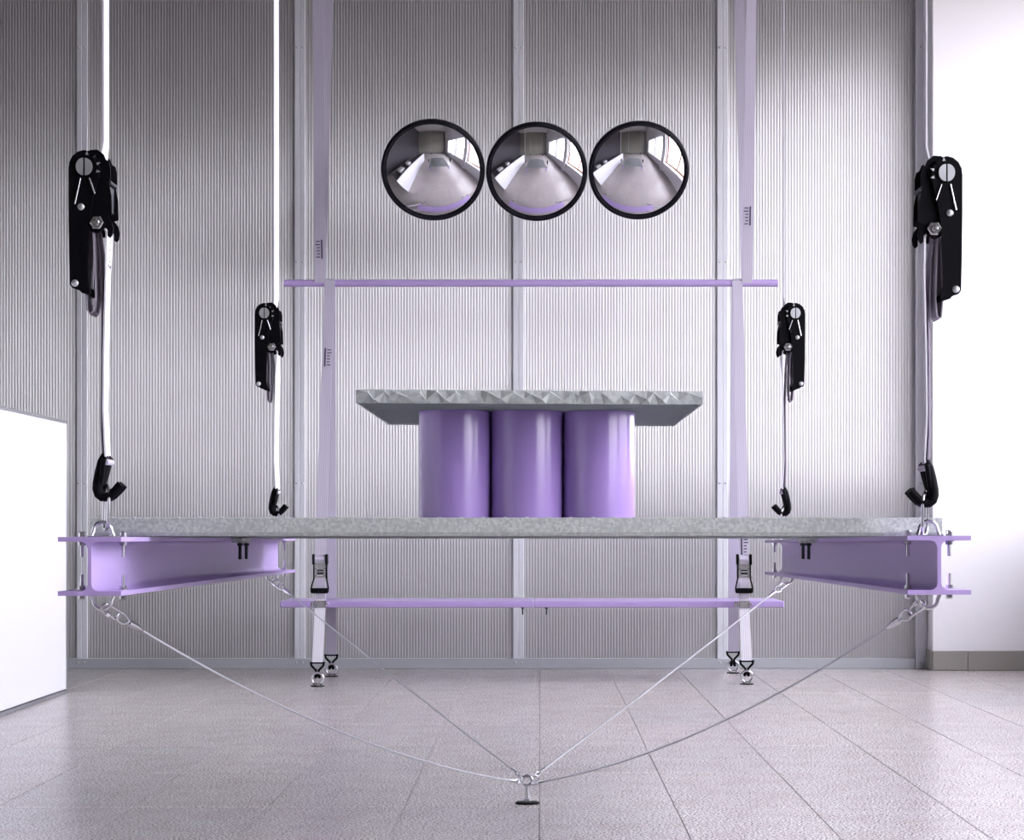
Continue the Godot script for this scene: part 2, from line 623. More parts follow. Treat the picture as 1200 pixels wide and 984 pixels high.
# ---------------------------------------------------------------- the hanging table
func arc(c: Vector3, u: Vector3, w: Vector3, r: float, a0: float, a1: float, k: int) -> Array:
	var out := []
	for i in k + 1:
		var t := deg_to_rad(lerpf(a0, a1, float(i) / k))
		out.append(c + u * cos(t) * r + w * sin(t) * r)
	return out


func oval(c: Vector3, along: Vector3, across: Vector3, half: float, r: float) -> Array:
	return arc(c + along * (half - r), across, along, r, 0, 180, 10) + arc(c - along * (half - r), across, along, r, 180, 360, 10)


func beam(front: Vector3, back: Vector3, label: String) -> Node3D:
	var o := thing("steel_beam", label, "beam", Vector3.ZERO, "lilac I-beams that carry the grating")
	var zax := (front - back).normalized()
	var xax := Vector3.UP.cross(zax).normalized()
	o.transform = Transform3D(Basis(xax, zax.cross(xax), zax), front)
	var ln := front.distance_to(back)
	var b := 0.0507
	var h := 0.0945
	var tf := 0.0075
	var tw := 0.003
	var rr := 0.011
	var poly := PackedVector2Array()
	var quarter := [Vector2(b, -tf)]
	for i in 7:
		var t := PI / 2 + PI / 2 * i / 6.0
		quarter.append(Vector2(tw + rr + cos(t) * rr, -tf - rr + sin(t) * rr))
	poly.append(Vector2(-b, 0))
	poly.append(Vector2(b, 0))
	for q in quarter:
		poly.append(q)
	for i in quarter.size():
		var q: Vector2 = quarter[quarter.size() - 1 - i]
		poly.append(Vector2(q.x, -h - q.y))
	poly.append(Vector2(b, -h))
	poly.append(Vector2(-b, -h))
	for q in quarter:
		poly.append(Vector2(-q.x, -h - q.y))
	for i in quarter.size():
		var q: Vector2 = quarter[quarter.size() - 1 - i]
		poly.append(Vector2(-q.x, q.y))
	part(MB.new().extrude(poly, -ln, 0.0), "i_section", M.lilac, o)
	for z in [-0.095, -ln + 0.095]:
		for s in [1.0, -1.0]:
			var y0 := 0.0 if s > 0 else -h
			var pad := MB.new()
			var u := Vector3(1, 0, 0)
			var w := Vector3(0, s, 0)
			var c := Vector3(0, y0, z)
			var rod: Array = [c + u * 0.0185 + w * 0.002] + arc(c + w * 0.010, u, w, 0.0150, 0, 180, 12) + [c - u * 0.0185 + w * 0.002]
			pad.tube(rod, 0.0030, 8)
			pad.box(c + w * 0.0012, Vector3(0.046, 0.0024, 0.026), 0.0006)
			var po := part(pad, "pad_eye", M.steel, o)
			for sx in [-1.0, 1.0]:
				var bp: Vector3 = c + u * sx * 0.034
				var bolt := MB.new()
				bolt.hexbolt(bp, w, 0.0095, 0.0095)
				bolt.tube([bp - w * 0.0, bp - w * 0.033], 0.0030, 8)
				bolt.hexbolt(bp - w * (tf + 0.0065), w, 0.0105, 0.0065)
				bolt.lathe([Vector2(0, 0.0014), Vector2(0.0085, 0.0014), Vector2(0.0085, 0)], Transform3D(Basis(u, -w, u.cross(-w)), bp - w * (tf + 0.0001)), 12)
				part(bolt, "bolt", M.steel, po)
	return o


func grating(o: Node3D, w: float, d: float, t: float, jag: bool) -> void:
	# local: x from -w/2 to w/2, z from 0 (front) to -d, top at y = 0
	var pitch := 0.0335
	var count := int(d / pitch)
	var bars := MB.new()
	for i in range(1, count):
		var hh := t - 0.001 - rng.randf_range(0.0, 0.0016)
		bars.box(Vector3(0, -0.001 - hh / 2, -d * i / count), Vector3(w - 0.008, hh, 0.003))
	var bo := part(bars, "bearing_bars", M.zinc_plain, o)
	bo.set_meta("kind", "stuff")
	var rods := MB.new()
	var rp := 0.0368
	var rn := int(w / rp)
	for i in range(1, rn):
		rods.box(Vector3(-w / 2 + w * i / rn, -0.0062, -d / 2), Vector3(0.0055, 0.013, d - 0.002), 0.001)
	part(rods, "cross_rods", M.zinc, o).set_meta("kind", "stuff")
	var ends := MB.new()
	for s in [-1.0, 1.0]:
		ends.box(Vector3(s * (w / 2 - 0.002), -t / 2, -d / 2), Vector3(0.004, t, d), 0.0008)
	ends.box(Vector3(0, -t / 2, -d + 0.002), Vector3(w - 0.009, t, 0.004), 0.0008)
	part(ends, "end_band", M.zinc, o)
	if not jag:
		var f := MB.new()
		f.box(Vector3(0, -t * 0.42, 0.0005), Vector3(w, t * 0.84, 0.005), 0.001)
		f.extrude(PackedVector2Array([Vector2(-0.002, -t * 0.84), Vector2(0.003, -t * 0.84), Vector2(0.0, -t), Vector2(-0.004, -t)]), -w / 2, w / 2, Transform3D(Basis(Vector3(0, 0, 1), Vector3.UP, Vector3(-1, 0, 0)), Vector3.ZERO))
		# the ends of the welded cross rods stand a hair above the edge
		for i in range(1, rn):
			f.box(Vector3(-w / 2 + w * i / rn, 0.0002, -0.001), Vector3(0.006, 0.0022, 0.007), 0.0006)
		part(f, "front_band", M.zinc, o)
		return
	# the torn front edge: a jagged bright lip over a rougher face
	var face := MB.new()
	face.box(Vector3(0, -t / 2, -0.002), Vector3(w, t, 0.004), 0.0008)
	part(face, "front_band", M.zinc, o)
	var lip := MB.new()
	var k := 0
	var x := -w / 2 + 0.002
	var zt := 0.0055
	var yprev := -t * 0.35
	var zprev := 0.002
	while x < w / 2 - 0.012:
		var step := rng.randf_range(0.010, 0.028)
		var x2 := minf(x + step, w / 2 - 0.001)
		var y2 := -t * (rng.randf_range(0.12, 0.36) if k % 2 == 0 else rng.randf_range(0.42, 0.78))
		var z2 := rng.randf_range(0.001, 0.013)
		var a := Vector3(x, -0.0006, 0.0)
		var b := Vector3(x2, -0.0006, 0.0)
		var c := Vector3(x2, y2, z2)
		var dd := Vector3(x, yprev, zprev)
		lip.flat(a, b, c, Vector3(0, 0.2, 1))
		lip.flat(a, c, dd, Vector3(0, 0.2, 1))
		lip.flat(dd, c, Vector3((x + x2) / 2, -t * 0.98, 0.0004), Vector3(0, -0.2, 1))
		lip.flat(dd, Vector3(x, -t * 0.98, 0.0004), Vector3((x + x2) / 2, -t * 0.98, 0.0004), Vector3(0, -0.2, 1))
		lip.flat(c, Vector3(x2, -t * 0.98, 0.0004), Vector3((x + x2) / 2, -t * 0.98, 0.0004), Vector3(0, -0.2, 1))
		x = x2
		yprev = y2
		zprev = z2
		k += 1
	part(lip, "torn_edge", M.zinc_bright, o).set_meta("label", "jagged torn silvery edge")


func clip(o: Node3D, x: float, z: float, y: float, s: float) -> void:
	# a hold-down: plate under the bars, hooked on the flange, two long bolts
	var c := MB.new()
	c.box(Vector3(x, y - 0.006, z), Vector3(0.034, 0.012, 0.05), 0.001)
	c.box(Vector3(x + s * 0.0, y - 0.004, z + 0.055), Vector3(0.03, 0.005, 0.06), 0.001)
	var co := part(c, "hold_down", M.zinc, o)
	for q in [0.018, -0.075]:
		var b := MB.new()
		b.tube([Vector3(x, y + 0.004, z + q), Vector3(x, y - 0.048, z + q)], 0.0036, 10)
		b.hexbolt(Vector3(x, y - 0.018, z + q), Vector3.UP, 0.011, 0.006)
		part(b, "clip_bolt", M.dark_bolt, co)


# ---------------------------------------------------------------- ratchets seen from the side
func poly_px(list: Array, s: float, m: float, ox: float, oy: float) -> PackedVector2Array:
	var out := PackedVector2Array()
	for q in list:
		out.append(Vector2(m * (q[0] - ox) * s, (oy - q[1]) * s))
	return out


func side_ratchet(at: Vector3, m: float, label: String, top_twist: float, written: bool, tail_loop: bool, corner: String) -> void:
	var o := thing("ratchet_strap", label, "ratchet strap", at, "ratchet straps that hold up the beams")
	var S := 0.00141
	var px := func(x: float, y: float, z := 0.0) -> Vector3:
		return Vector3(m * (x - 123.0) * S, (VY - y) * S + EYE, z)
	var off := Transform3D(Basis.IDENTITY, Vector3(0, EYE, 0))
	var pp := func(list: Array) -> PackedVector2Array:
		return poly_px(list, S, m, 123.0, VY)
	# handle: two long plates and the grip between them
	var outline := [[85.5, 202], [86.5, 194], [90, 187], [96, 182], [103, 180], [110, 181.5], [116, 186], [120, 193], [121.5, 202], [119, 216], [114, 235], [110, 262], [108.5, 300], [108, 330], [111, 346], [105, 347], [96, 342], [90, 340], [87, 336], [86.2, 300], [85.6, 250]]
	for z in [0.030, -0.034]:
		part(MB.new().extrude(pp.call(outline), z, z + 0.004, off), "handle_plate", M.black, o)
	var grip := MB.new()
	grip.tube([px.call(97, 334, -0.03), px.call(97, 334, 0.03)], 0.0095, 14)
	grip.tube([px.call(107, 343, -0.03), px.call(107, 343, 0.03)], 0.006, 12)
	part(grip, "grip", M.black_rubber, o)
	# frame: two shorter plates that carry the bolt, with the claw and the curled stop
	var fr := [[103, 186], [109, 179], [118, 178.5], [125, 184], [127.5, 190], [131, 192], [133, 200], [133, 212], [131, 216], [134, 232], [134.6, 250], [134.8, 255], [130, 256.5], [131.5, 259], [134.5, 263], [136.4, 271], [135.2, 278], [132.5, 281.5], [129.6, 279], [129.4, 272], [126.5, 269], [123.5, 273], [117, 276], [110.5, 273.5], [107, 266], [104, 240], [97, 215]]
	for z in [0.0235, -0.0265]:
		part(MB.new().extrude(pp.call(fr), z, z + 0.003, off), "frame_plate", M.black, o)
	var stop := MB.new()
	stop.tube([px.call(131.2, 216, -0.026), px.call(131.2, 216, 0.026)], 0.0036, 8)
	stop.box(px.call(129.2, 234), Vector3(0.0022, 0.042, 0.048), 0.0006)
	part(stop, "slide_plate", M.dark_bolt, o)
	# toothed wheel and the slotted spindle
	var gear := []
	for k in 22:
		var t := TAU * k / 22.0
		var r := 20.0 if k % 2 == 0 else 16.2
		gear.append([104.5 + cos(t) * r, 200 + sin(t) * r])
	for z in [0.0275, -0.0305]:
		part(MB.new().extrude(pp.call(gear), z, z + 0.0024, off), "ratchet_wheel", M.black, o)
	for k in [0, 1, 2, 10, 11]:
		var t: float = TAU * (2 * k - 3) / 22.0
		var u := Vector2(cos(t), sin(t))
		var c := Vector2(104.5, 200) + u * 15.5
		var q := Vector2(-u.y, u.x)
		var tr := [[c.x + u.x * 3.6, c.y + u.y * 3.6], [c.x + q.x * 2.2 - u.x, c.y + q.y * 2.2 - u.y], [c.x - q.x * 1.4 - u.x, c.y - q.y * 1.4 - u.y]]
		part(MB.new().extrude(pp.call(tr), 0.034, 0.0352, off), "tooth_edge", M.steel_dull, o)
	var sp := MB.new()
	for s in [-1.0, 1.0]:
		var half := []
		for k in 13:
			var t := -PI / 2 + PI * k / 12.0
			half.append([104.0 + s * (0.9 + cos(t) * 8.6), 199.5 + sin(t) * 10.0])
		sp.extrude(pp.call(half), -0.038, 0.038, off.translated_local(Vector3.ZERO), 40.0)
	part(sp, "spindle", M.steel_dull, o)
	var roll := MB.new()
	roll.tube([px.call(105, 200, -0.0225), px.call(105, 200, 0.0225)], 0.0175, 20)
	part(roll, "webbing_roll", M.web, o)
	for ln in [[[99.5, 213], [93, 243]], [[110, 213], [116.2, 231]]]:
		part(MB.new().tube([px.call(ln[0][0], ln[0][1], 0.0352), px.call(ln[1][0], ln[1][1], 0.0352)], 0.0016, 8), "spring", M.steel, o)
	var zface := Basis(Vector3.RIGHT, PI / 2)
	for rv in [[100, 246, 4.0], [93, 334.5, 4.2]]:
		part(MB.new().lathe([Vector2(0, 0.003), Vector2(rv[2] * S * 0.7, 0.0024), Vector2(rv[2] * S, 0.0008), Vector2(rv[2] * S, 0)], Transform3D(zface, px.call(rv[0], rv[1], 0.0338)), 14), "rivet", M.steel_dull, o)
	var bolt := MB.new()
	bolt.tube([px.call(118, 264, -0.031), px.call(118, 264, 0.031)], 0.006, 12)
	bolt.hexbolt(px.call(118, 264, 0.0265), Vector3(0, 0, 1), 0.0205, 0.010)
	bolt.lathe([Vector2(0, 0.015), Vector2(0.0045, 0.0145), Vector2(0.0055, 0.013), Vector2(0.0055, 0)], Transform3D(zface, px.call(118, 264, 0.0265)), 14)
	part(bolt, "frame_bolt", M.steel, o)
	# webbing from the spindle to the ceiling
	var wtop := Vector3(sin(top_twist) * m, 0, cos(top_twist))
	var hi: Vector3 = Vector3(0, TOP - at.y, 0)
	var up := MB.new()
	up.ribbon([px.call(119.5, 203), px.call(121, 188), px.call(123.5, 168), Vector3(m * 0.0005, 1.6, 0), Vector3(0, 2.4, 0), hi], [Vector3(0, 0, 1), Vector3(0, 0, 1), wtop, wtop, wtop, wtop], 0.049, 0.0028)
	part(up, "upper_webbing", M.web, o)
	# webbing from the frame bolt to the hook
	var low := MB.new()
	var wl := Vector3(sin(top_twist) * m, 0, cos(top_twist))
	low.ribbon([px.call(123.5, 262), px.call(127.5, 275), px.call(126, 320), px.call(124, 400), px.call(123, 480), px.call(125.5, 532), px.call(126.3, 541)], [Vector3(0, 0, 1), Vector3(0, 0, 1), wl, wl, wl, wl, Vector3(0, 0, 1)], 0.047, 0.0028)
	part(low, "lower_webbing", M.web, o)
	var back_ply := MB.new()
	back_ply.ribbon([px.call(115, 268, -0.004), px.call(119, 300, -0.004), px.call(120.8, 360, -0.004), px.call(120.4, 440, -0.004), px.call(120, 500, -0.004), px.call(122, 540, -0.004)], Vector3(-0.05 * m, 0, 1), 0.026, 0.0026)
	part(back_ply, "doubled_webbing", M.web_dark, o)
	# the loose tail, folded back under the frame
	var tl := MB.new()
	if tail_loop:
		tl.ribbon([px.call(107, 272, 0.002), px.call(106, 300, 0.002), px.call(104.5, 350, 0.002), px.call(105.5, 364, 0.002), px.call(109, 369.5, 0.002), px.call(113, 365, 0.002), px.call(115.5, 350, 0.002), px.call(114.5, 320, 0.002), px.call(112.5, 270, 0.002)], Vector3(0, 0, 1), 0.046, 0.0022)
	else:
		tl.ribbon([px.call(108, 272, 0.002), px.call(108.5, 300, 0.002), px.call(107, 348, 0.002), px.call(108.5, 366, 0.002), px.call(111, 368, 0.002), px.call(113.5, 364, 0.002), px.call(115, 345, 0.002), px.call(114.5, 320, 0.002), px.call(112.5, 270, 0.002)], Vector3(0, 0, 1), 0.046, 0.0022)
	part(tl, "webbing_tail", M.web_dark, o)
	# double hook, coated black
	var hook := MB.new()
	for z in [0.011, -0.011]:
		var path := []
		var rad := []
		for q in [[124.5, 533, 4.4], [121, 541, 5.6], [118.5, 553, 6.2], [116.2, 566, 6.4], [115.6, 573, 6.2], [117.2, 579.2, 5.8], [121, 582.4, 5.4], [126, 582.6, 5.2], [131, 580, 5.2], [137, 574.3, 5.2], [143, 567.4, 5.2]]:
			path.append(px.call(q[0], q[1], z))
			rad.append(q[2] * S)
		hook.tube(path, rad, 14)
	hook.tube([px.call(125.5, 538, -0.026), px.call(125.5, 538, 0.026)], 0.0042, 10)
	for s in [-1.0, 1.0]:
		hook.tube([px.call(125.5, 538, s * 0.026), px.call(122.5, 553, s * 0.02), px.call(118.5, 572, s * 0.012)], 0.004, 8)
	part(hook, "hook", M.black, o)
	var wear := MB.new()
	wear.tube([px.call(126.5, 541.5, -0.024), px.call(126.5, 541.5, 0.024)], 0.0052, 12)
	part(wear, "webbing_fold", M.web_grey, o)
	if written:
		# small pen marks written up the webbing, and a letter L at the end
		var ink := MB.new()
		for st in [[[124.6, 311], [128.8, 313.2]], [[128.8, 313.2], [129.2, 309.5]], [[125.6, 303], [126.4, 301.5]], [[126.6, 306.5], [127.8, 305]], [[126, 293.6], [127.6, 292]], [[129, 291], [129.8, 289.6]], [[126.6, 284.6], [128.2, 283.8]], [[128, 281], [129.2, 279.4]]]:
			# set on the broad face of the webbing, which looks to the right of the room
			var f := func(q: Array) -> Vector3:
				var z: float = (126.9 - q[0]) * 0.0058
				var xc: float = (lerpf(127.5, 126.0, (q[1] - 275.0) / 45.0) - 123.0) * S
				return Vector3(m * (xc + z * tan(top_twist) + 0.002), (VY - q[1]) * S + EYE, z)
			ink.tube([f.call(st[0]), f.call(st[1])], 0.0008, 5)
		part(ink, "pen_marks", M.ink, o).set_meta("label", "handwritten pen marks")
	# the oval link between hook and pad eye
	var link := thing("oval_link", "steel oval link hooked to the pad eye at the " + corner + " of the table", "ring", Vector3(at.x, at.y, at.z), "oval links on the pad eyes")
	var lk := MB.new()
	lk.tube(oval(px.call(124.2, 594.5), Vector3(0.03, 1, 0).normalized(), Vector3(0.42 * m, 0, 0.9).normalized(), 0.0365, 0.0165), 0.0029, 10, true)
	part(lk, "link", M.steel, link)


# ---------------------------------------------------------------- cables
func cable(a: Vector3, b: Vector3, sag: float, bright: bool, label: String, r: float) -> void:
	var o := thing("wire_cable", label, "cable", a, "wire cables from the beams to the floor anchor")
	var total := a.distance_to(b)
	var f := func(s: float) -> Vector3:    # distance along from a, in metres
		var t: float = s / total
		return (b - a) * t - Vector3(0, 4.0 * sag * t * (1.0 - t), 0)
	var wm: Material = M.thread if bright else M.wire
	for e in [0, 1]:
		var g := func(s: float) -> Vector3:
			return f.call(s if e == 0 else total - s)
		var dir: Vector3 = (g.call(0.12) - g.call(0.0)).normalized()
		var sc := 1.0 if e == 0 else 0.55
		var side := dir.cross(Vector3(0.2, 0.3, 1)).normalized()
		var nrm := dir.cross(side).normalized()
		var q := MB.new()
		q.tube(oval(g.call(0.0) + dir * 0.016 * sc, dir, (side + nrm * 0.7).normalized(), 0.022 * sc, 0.008 * sc), 0.0023 * sc, 8, true)
		q.hexbolt(g.call(0.0) + dir * 0.010 * sc + (side + nrm * 0.7).normalized() * 0.008 * sc, dir, 0.007 * sc, 0.011 * sc)
		part(q, "quick_link", M.steel, o)
		var p0: Vector3 = g.call(0.0) + dir * 0.033 * sc
		var p1: Vector3 = p0 + dir * 0.034 * sc
		var lp := MB.new()
		lp.tube([p1, p0 + dir * 0.018 * sc + side * 0.0078 * sc, p0 + dir * 0.008 * sc + side * 0.0085 * sc, p0 + dir * 0.0015 * sc + side * 0.0055 * sc, p0, p0 + dir * 0.0015 * sc - side * 0.0055 * sc, p0 + dir * 0.008 * sc - side * 0.0085 * sc, p0 + dir * 0.018 * sc - side * 0.0078 * sc, p1], r, 8)
		part(lp, "eye_loop", M.steel, o)
		var fe := MB.new()
		fe.tube([p1 - dir * 0.003, p1 + dir * 0.001, p1 + dir * 0.016 * sc, p1 + dir * 0.034 * sc], [0.0042 * sc + 0.001, 0.0052 * sc + 0.001, 0.0048 * sc + 0.001, r * 1.1], 12)
		part(fe, "ferrule", M.steel, o)
	var pts := []
	var s0 := 0.09
	var s1 := total - 0.045
	for i in 33:
		pts.append(f.call(lerpf(s0, s1, i / 32.0)))
	part(MB.new().tube(pts, r, 8), "wire", wm, o)


func floor_eye(at: Vector3, ring_r: float, rod: float, base_r: float, called: String, label: String, group: String, tall: float) -> Node3D:
	var o := thing(called, label, "eye bolt", at, group)
	part(MB.new().lathe([Vector2(0, 0.003), Vector2(base_r * 0.94, 0.003), Vector2(base_r, 0.002), Vector2(base_r, 0)], Transform3D.IDENTITY, 28), "base_plate", M.black, o)
	var st := MB.new()
	st.hexbolt(Vector3(0, 0.003, 0), Vector3.UP, rod * 4.2, 0.008)
	if tall > 0.02:
		st.tube([Vector3(0, 0.003, 0), Vector3(0, tall + 0.001, 0)], rod * 1.35, 12)
	part(st, "shank", M.steel, o)
	var rg := MB.new()
	rg.tube(arc(Vector3(0, tall + ring_r, 0), Vector3.RIGHT, Vector3.UP, ring_r, 0, 345, 23), rod, 10, true)
	part(rg, "eye", M.steel, o)
	return o


# ---------------------------------------------------------------- straps by the wall
func loop_strap(called: String, label: String, cx: float, ya: float, bar: Vector3, fa: Vector3, ra: Vector3, over: bool, w: float, twist_f: float, twist_r: float, mark := 0.0) -> Node3D:
	# a band that comes from fa, passes round the bar and leaves to ra
	var o := thing(called, label, "strap", Vector3(bar.x, 0, bar.z), "webbing loops round the lilac bar")
	var c := Vector3(0, bar.y, 0)
	var r := 0.0162
	var s := -1.0 if over else 1.0       # hangs under the bar, or is hung over it
	var pts := []
	var wd := []
	var f := fa - Vector3(bar.x, 0, bar.z)
	var b := ra - Vector3(bar.x, 0, bar.z)
	pts.append(f)
	wd.append(Vector3(cos(twist_f), 0, sin(twist_f)))
	for k in range(1, 5):
		pts.append(f.lerp(c + Vector3(0, 0, r), k / 5.0))
		wd.append(Vector3(cos(twist_f * (1 - k / 5.0)), 0, sin(twist_f * (1 - k / 5.0))))
	for q in arc(c, Vector3(0, 0, 1), Vector3(0, -s, 0), r, 0, 180, 10):
		pts.append(q)
		wd.append(Vector3.RIGHT)
	for k in range(1, 6):
		pts.append((c + Vector3(0, 0, -r)).lerp(b, k / 5.0))
		wd.append(Vector3(cos(twist_r * k / 5.0), 0, sin(twist_r * k / 5.0)))
	part(MB.new().ribbon(pts, wd, w, 0.0026), "webbing", M.web_grey, o)
	if mark > 0.0:
		var y := EYE - (mark - VY) * 7.86 / F
		var p := f.lerp(c + Vector3(0, 0, r), (y - f.y) / (c.y - f.y))
		var up := (f - c).normalized()
		var tw := twist_f * (1.0 - (y - f.y) / (c.y - f.y))
		strap_print(o, p + Vector3(0, 0, 0.0022), true, Basis(Vector3.UP, -tw) * Basis(Vector3.RIGHT, atan2(up.z, up.y)))
	return o


func strap_print(o: Node3D, p: Vector3, line_right: bool, bs := Basis.IDENTITY) -> void:
	# a printed line with a column of small rotated glyphs beside it, unreadable at this size
	var s := 1.0 if line_right else -1.0
	var root := part(MB.new().box(p + bs * Vector3(s * 0.008, 0, 0), Vector3(0.0062, 0.076, 0.0006), 0.0, bs), "printed_line", M.ink, o)
	var lens := [0.016, 0.018, 0.012, 0.013, 0.011, 0.015]
	for k in 6:
		var y := 0.031 - k * 0.0124
		var ln: float = lens[k]
		part(MB.new().box(p + bs * Vector3(-s * (0.0065 + ln / 2.0 - 0.009 + 0.002), y, 0), Vector3(ln, 0.0042, 0.0006), 0.0, bs), "printed_glyph", M.ink, root)


func snap_hook(o: Node3D, top: Vector3, w: float, h: float) -> void:
	# black triangular wire hook: bar through the webbing, two arms that meet and turn down into the eye
	var k := MB.new()
	var a := top + Vector3(-w / 2, 0, 0)
	var b := top + Vector3(w / 2, 0, 0)
	var m := top + Vector3(0, -h, 0)
	k.tube([a + Vector3(0, 0.004, 0), a, a + Vector3(0.002, -h * 0.3, 0), m + Vector3(-0.005, h * 0.18, 0), m + Vector3(-0.0045, -0.006, 0.002)], 0.0046, 9)
	k.tube([b + Vector3(0, 0.004, 0), b, b + Vector3(-0.002, -h * 0.3, 0), m + Vector3(0.005, h * 0.18, 0), m + Vector3(0.0045, -0.006, 0.002)], 0.0046, 9)
	k.tube([a, b], 0.0034, 8)
	for s in [-1.0, 1.0]:
		k.tube([m + Vector3(s * 0.0045, -0.004, 0.002), m + Vector3(s * 0.006, -0.012, 0.004), m + Vector3(s * 0.0075, -0.019, 0.0), m + Vector3(s * 0.007, -0.019, -0.009), m + Vector3(s * 0.006, -0.012, -0.014)], 0.0058, 9)
	part(k, "floor_hook", M.black, o)


func front_ratchet(o: Node3D, c: Vector3, tilt: float) -> void:
	# seen from the front; c is the middle of its frame, k metres per pixel
	var k := 7.68 / F
	var r := Node3D.new()
	r.name = "ratchet"
	o.add_child(r)
	r.position = c
	r.rotation.z = tilt
	var q := func(x: float, y: float, z := 0.0) -> Vector3:
		return Vector3((x - 374.0) * k, (669.0 - y) * k, z)
	var drum := MB.new()
	drum.tube([q.call(368, 655, 0.012), q.call(379.6, 655, 0.012)], 0.0155, 18)
	part(drum, "webbing_roll", M.web_grey, r)
	for x in [366.2, 381.6]:
		var ch := MB.new()
		ch.box(q.call(x, 655.5, 0.012), Vector3(0.0085, 0.042, 0.04), 0.003)
		ch.box(q.call(x + (0.4 if x < 370 else -0.4), 669, 0.008), Vector3(0.005, 0.06, 0.026), 0.001)
		part(ch, "cheek", M.black, r)
	var fr := MB.new()
	fr.box(q.call(374, 664, 0.016), Vector3(0.047, 0.022, 0.003), 0.001)
	fr.box(q.call(374, 676, 0.016), Vector3(0.047, 0.007, 0.003), 0.001)
	for x in [368.6, 379.4]:
		fr.box(q.call(x, 670.5, 0.016), Vector3(0.011, 0.03, 0.003), 0.001)
	part(fr, "frame", M.steel, r)
	var sl := MB.new()
	sl.box(q.call(374, 668.6, 0.0155), Vector3(0.028, 0.006, 0.003), 0.0008)
	sl.box(q.call(374, 672, 0.0155), Vector3(0.028, 0.010, 0.002), 0.0008)
	part(sl, "release_slide", M.dark_bolt, r)
	part(MB.new().hexbolt(q.call(382.6, 661, 0.012), Vector3.RIGHT, 0.011, 0.006), "side_bolt", M.steel, r)
	part(MB.new().hexbolt(q.call(382.6, 677.5, 0.010), Vector3.RIGHT, 0.011, 0.006), "side_bolt", M.steel, r)
	var hd := MB.new()
	hd.tube([q.call(366.5, 678, 0.012), q.call(364.4, 686, 0.022), q.call(363.4, 691, 0.026)], 0.0030, 8)
	hd.tube([q.call(381.4, 678, 0.012), q.call(383.2, 686, 0.022), q.call(384, 691, 0.026)], 0.0030, 8)
	hd.box(q.call(373.7, 692.2, 0.027), Vector3(0.071, 0.0205, 0.016), 0.005)
	part(hd, "grip", M.black, r)
	var tailm := MB.new()
	tailm.ribbon([q.call(374, 678, 0.010), q.call(374, 685, 0.016), q.call(374, 693, 0.012), q.call(374.4, 702, 0.008)], Vector3.RIGHT, 0.037, 0.004)
	part(tailm, "webbing_tail", M.web_grey, r)


func lower_strap(side: float, label: String, bar: Vector3, xf: float, yf: float, df: float, xr: float, yr: float, dr: float, x_r: float) -> void:
	# the tie-down loop over the bar: ratchet and hook in front, hook behind
	var o := thing("ratchet_strap", label, "ratchet strap", Vector3(bar.x, 0, bar.z), "ratchet straps between bar and floor")
	var base := Vector3(bar.x, 0, bar.z)
	var c := Vector3(0, bar.y, 0)
	var r := 0.0162
	var fb := at_px(xf, yf, df) - base       # top of the front hook
	var rb := at_px(xr, yr, dr) - base       # top of the rear hook
	var w := 0.041
	var front := [fb]
	var steps := 14
	var f := func(y: float) -> Vector3:
		var t := (y - fb.y) / (bar.y - fb.y)
		return fb.lerp(c + Vector3(0, 0, r), t)
	var y_r := EYE - (669.0 - VY) * df / F
	var rc: Vector3 = f.call(y_r)
	rc.x = (x_r - VX) * (df + 0.01) / F - bar.x
	var upper := [rc + Vector3(0, 0.035, 0.012), rc + Vector3(0, 0.06, 0.006)]
	for i in range(1, 9):
		upper.append((upper[1] as Vector3).lerp(c + Vector3(0, 0, r), i / 9.0))
	upper += arc(c, Vector3(0, 0, 1), Vector3(0, 1, 0), r, 0, 180, 10)
	for i in range(1, 11):
		upper.append((c + Vector3(0, 0, -r)).lerp(rb, i / 10.0))
	part(MB.new().ribbon(upper, Vector3.RIGHT, w, 0.0026), "webbing", M.web_grey, o)
	var low := [rc + Vector3(0, -0.04, 0.002), rc + Vector3(0, -0.09, -0.002)]
	for i in range(1, 6):
		low.append((low[1] as Vector3).lerp(fb, i / 5.0))
	part(MB.new().ribbon(low, Vector3.RIGHT, w * 0.98, 0.005), "lower_webbing", M.web, o)
	front_ratchet(o, rc, 0.0)
	# the keeper at the edge of the lilac board
	var kp := MB.new()
	var ky: float = EYE - (708.5 - VY) * df / F
	var kc: Vector3 = (low[1] as Vector3)
	kc.y = ky
	kc.z += 0.010
	kp.box(kc + Vector3(0, 0, 0.006), Vector3(0.030, 0.028, 0.006), 0.001)
	for s in [-1.0, 1.0]:
		kp.box(kc + Vector3(s * 0.020, 0, 0.005), Vector3(0.006, 0.03, 0.008), 0.0015)
	kp.box(kc + Vector3(-0.031, 0, 0.003), Vector3(0.014, 0.022, 0.008), 0.002)
	kp.hexbolt(kc + Vector3(0.024, 0.0, 0.003), Vector3.RIGHT, 0.011, 0.008)
	part(kp, "keeper", M.steel, o)
	snap_hook(o, fb, 0.050, 0.036)
	snap_hook(o, rb, 0.050, 0.036)
	var u1: Vector3 = upper[1]
	var lean := (c + Vector3(0, 0, r) - u1).normalized()
	var bs := Basis(Vector3.BACK, -atan2(lean.x, lean.y)) * Basis(Vector3.RIGHT, atan2(lean.z, lean.y))
	var y_mark: float = EYE - ((418.0 if side < 0 else 641.0) - VY) * 7.8 / F
	strap_print(o, u1.lerp(c + Vector3(0, 0, r), (y_mark - u1.y) / (c.y - u1.y)) + Vector3(0, 0, 0.0022), false, bs)


